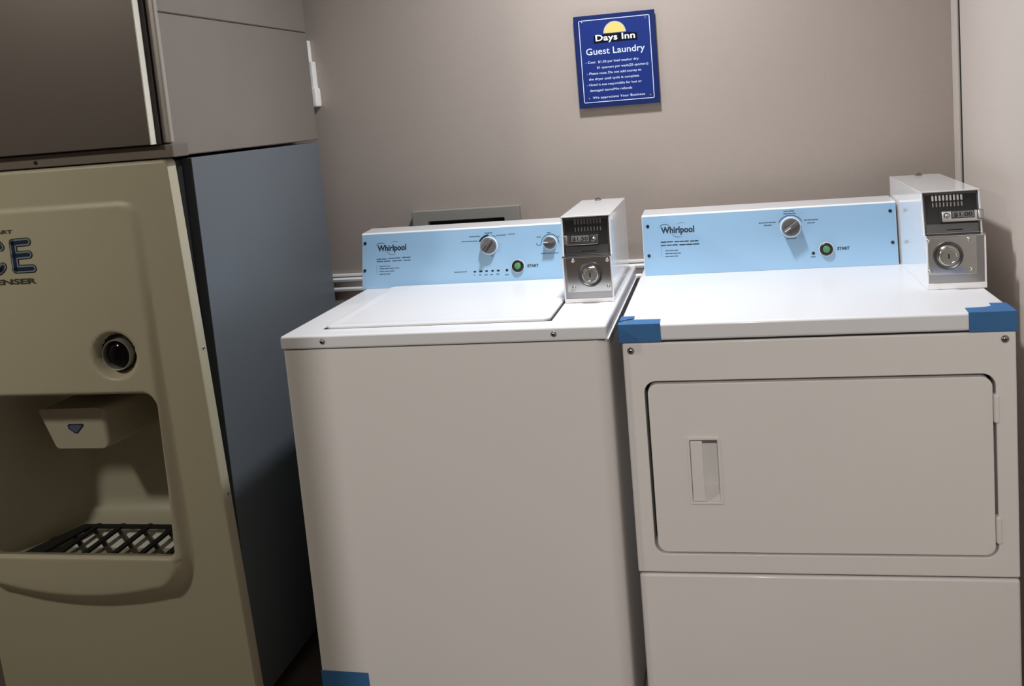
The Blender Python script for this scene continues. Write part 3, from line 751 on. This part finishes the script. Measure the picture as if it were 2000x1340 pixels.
# logo on the door
def ty(z): return YF-0.0006-(0.004+0.028*max(0, (1.235-z)/0.85)**1.1)
tl = 0.028/0.85*1.1
def FI(x, z, h=0.0): return frame((x, ty(z)-h, z), (1, 0, 0), (0, 0.028, 1))
E_ = [[(0.010, 0.008), (0.010, 0.066)], [(0.010, 0.066), (0.046, 0.067)], [(0.010, 0.038), (0.046, 0.039)], [(0.010, 0.008), (0.052, 0.008)]]
C_ = [[(p[0]*0.72+0.030, p[1]+0.037) for p in arcpts(0, 0, 0.032, 42, 318, 18)]]
I_ = [[(0.008, 0.008), (0.008, 0.066)]]
for nm, mm, ww, hh in (('logo_outline', M_ink, 0.0185, 0.0), ('logo_highlight', M_pale, 0.0150, 0.0003), ('logo_fill', M_navy, 0.0085, 0.0006)):
    bm = B()
    for S_, ox in ((E_, -1.3165), (C_, -1.385), (I_, -1.420)):
        for st in S_:
            stroke(bm, st, ww, FI(ox, 1.0940, hh), -0.0003, 0.0004)
    obj(nm, bm, mm, ice, smooth=False)
bm = B()
text(bm, 'DISPENSER', FI(-1.432, 1.0695, 0.0002), 0.0160, 0.173, 0.0006, ext=0.0001)
obj('caption', bm, M_olive, ice, smooth=False); bm = B(); text(bm, 'SMART', FI(-1.374, 1.1815, 0.0002), 0.0105, 0.0705, 0.0004, ext=0.0001)
obj('caption', bm, M_olive, ice, smooth=False)
for z in (0.906, 0.577):
    screw(ice, (lean(0, z)+0.0005, -0.038, z), 0.0028, 'x')

# ------------------------------------------------------------------ ice maker head on top
head = thing('ice_maker', 'brown-grey metal ice maker head standing on the cream ice dispenser', 'ice maker', (-1.2, 0.30, 1.3165))
bm = B(); box(bm, -1.545, -0.9016, -0.050, 0.6653, 1.3200, 1.6165, 0.002, 1); obj('cabinet', bm, M_heads, head)
bm = B(); box(bm, -1.540, -0.9040, -0.046, 0.663, 1.6160, 1.6188); obj('seam', bm, M_gap, head, smooth=False)
bm = B(); box(bm, -1.545, -0.9016, -0.050, 0.6653, 1.6185, 2.02, 0.002, 1); obj('upper_cabinet', bm, M_heads, head)
bm = B(); box(bm, -1.55, -0.897, -0.058, 0.0, 1.3185, 1.3455, 0.0015, 1); obj('base_trim', bm, M_trim, head)
bm = B(); box(bm, -1.55, -0.9330, -0.0780, -0.0600, 1.3480, 2.01, 0.0012, 1); obj('front_panel', bm, M_head, head)
bm = B(); box(bm, -0.9330, -0.9305, -0.0790, -0.0600, 1.3480, 2.01); obj('panel_edge_highlight', bm, M_edge, head, smooth=False, label='pale highlight along the front panel edge, light put into its colour')  # pale strip paints the light caught by the panel's edge
bm = B(); box(bm, -1.53, -0.9215, -0.0600, -0.0495, 1.3465, 2.00); obj('panel_recess', bm, M_recess, head, smooth=False)
bm = B(); box(bm, -0.9215, -0.9005, -0.0540, -0.0400, 1.3480, 2.00, 0.004, 3); obj('corner_flange', bm, M_flange, head)
bm = B(); box(bm, -1.542, -0.9060, -0.052, 0.02, 1.3455, 1.3475); obj('lower_seam', bm, M_gap, head, smooth=False)
bm = B(); lathe(bm, [(0.0045, 0), (0.0040, 0.0015), (0.0004, 0.002)], frame((-1.224, -0.058, 1.3290), (1, 0, 0), (0, 0, 1)), 16); obj('screw', bm, M_gap, head)

print('objects', len(bpy.data.objects))
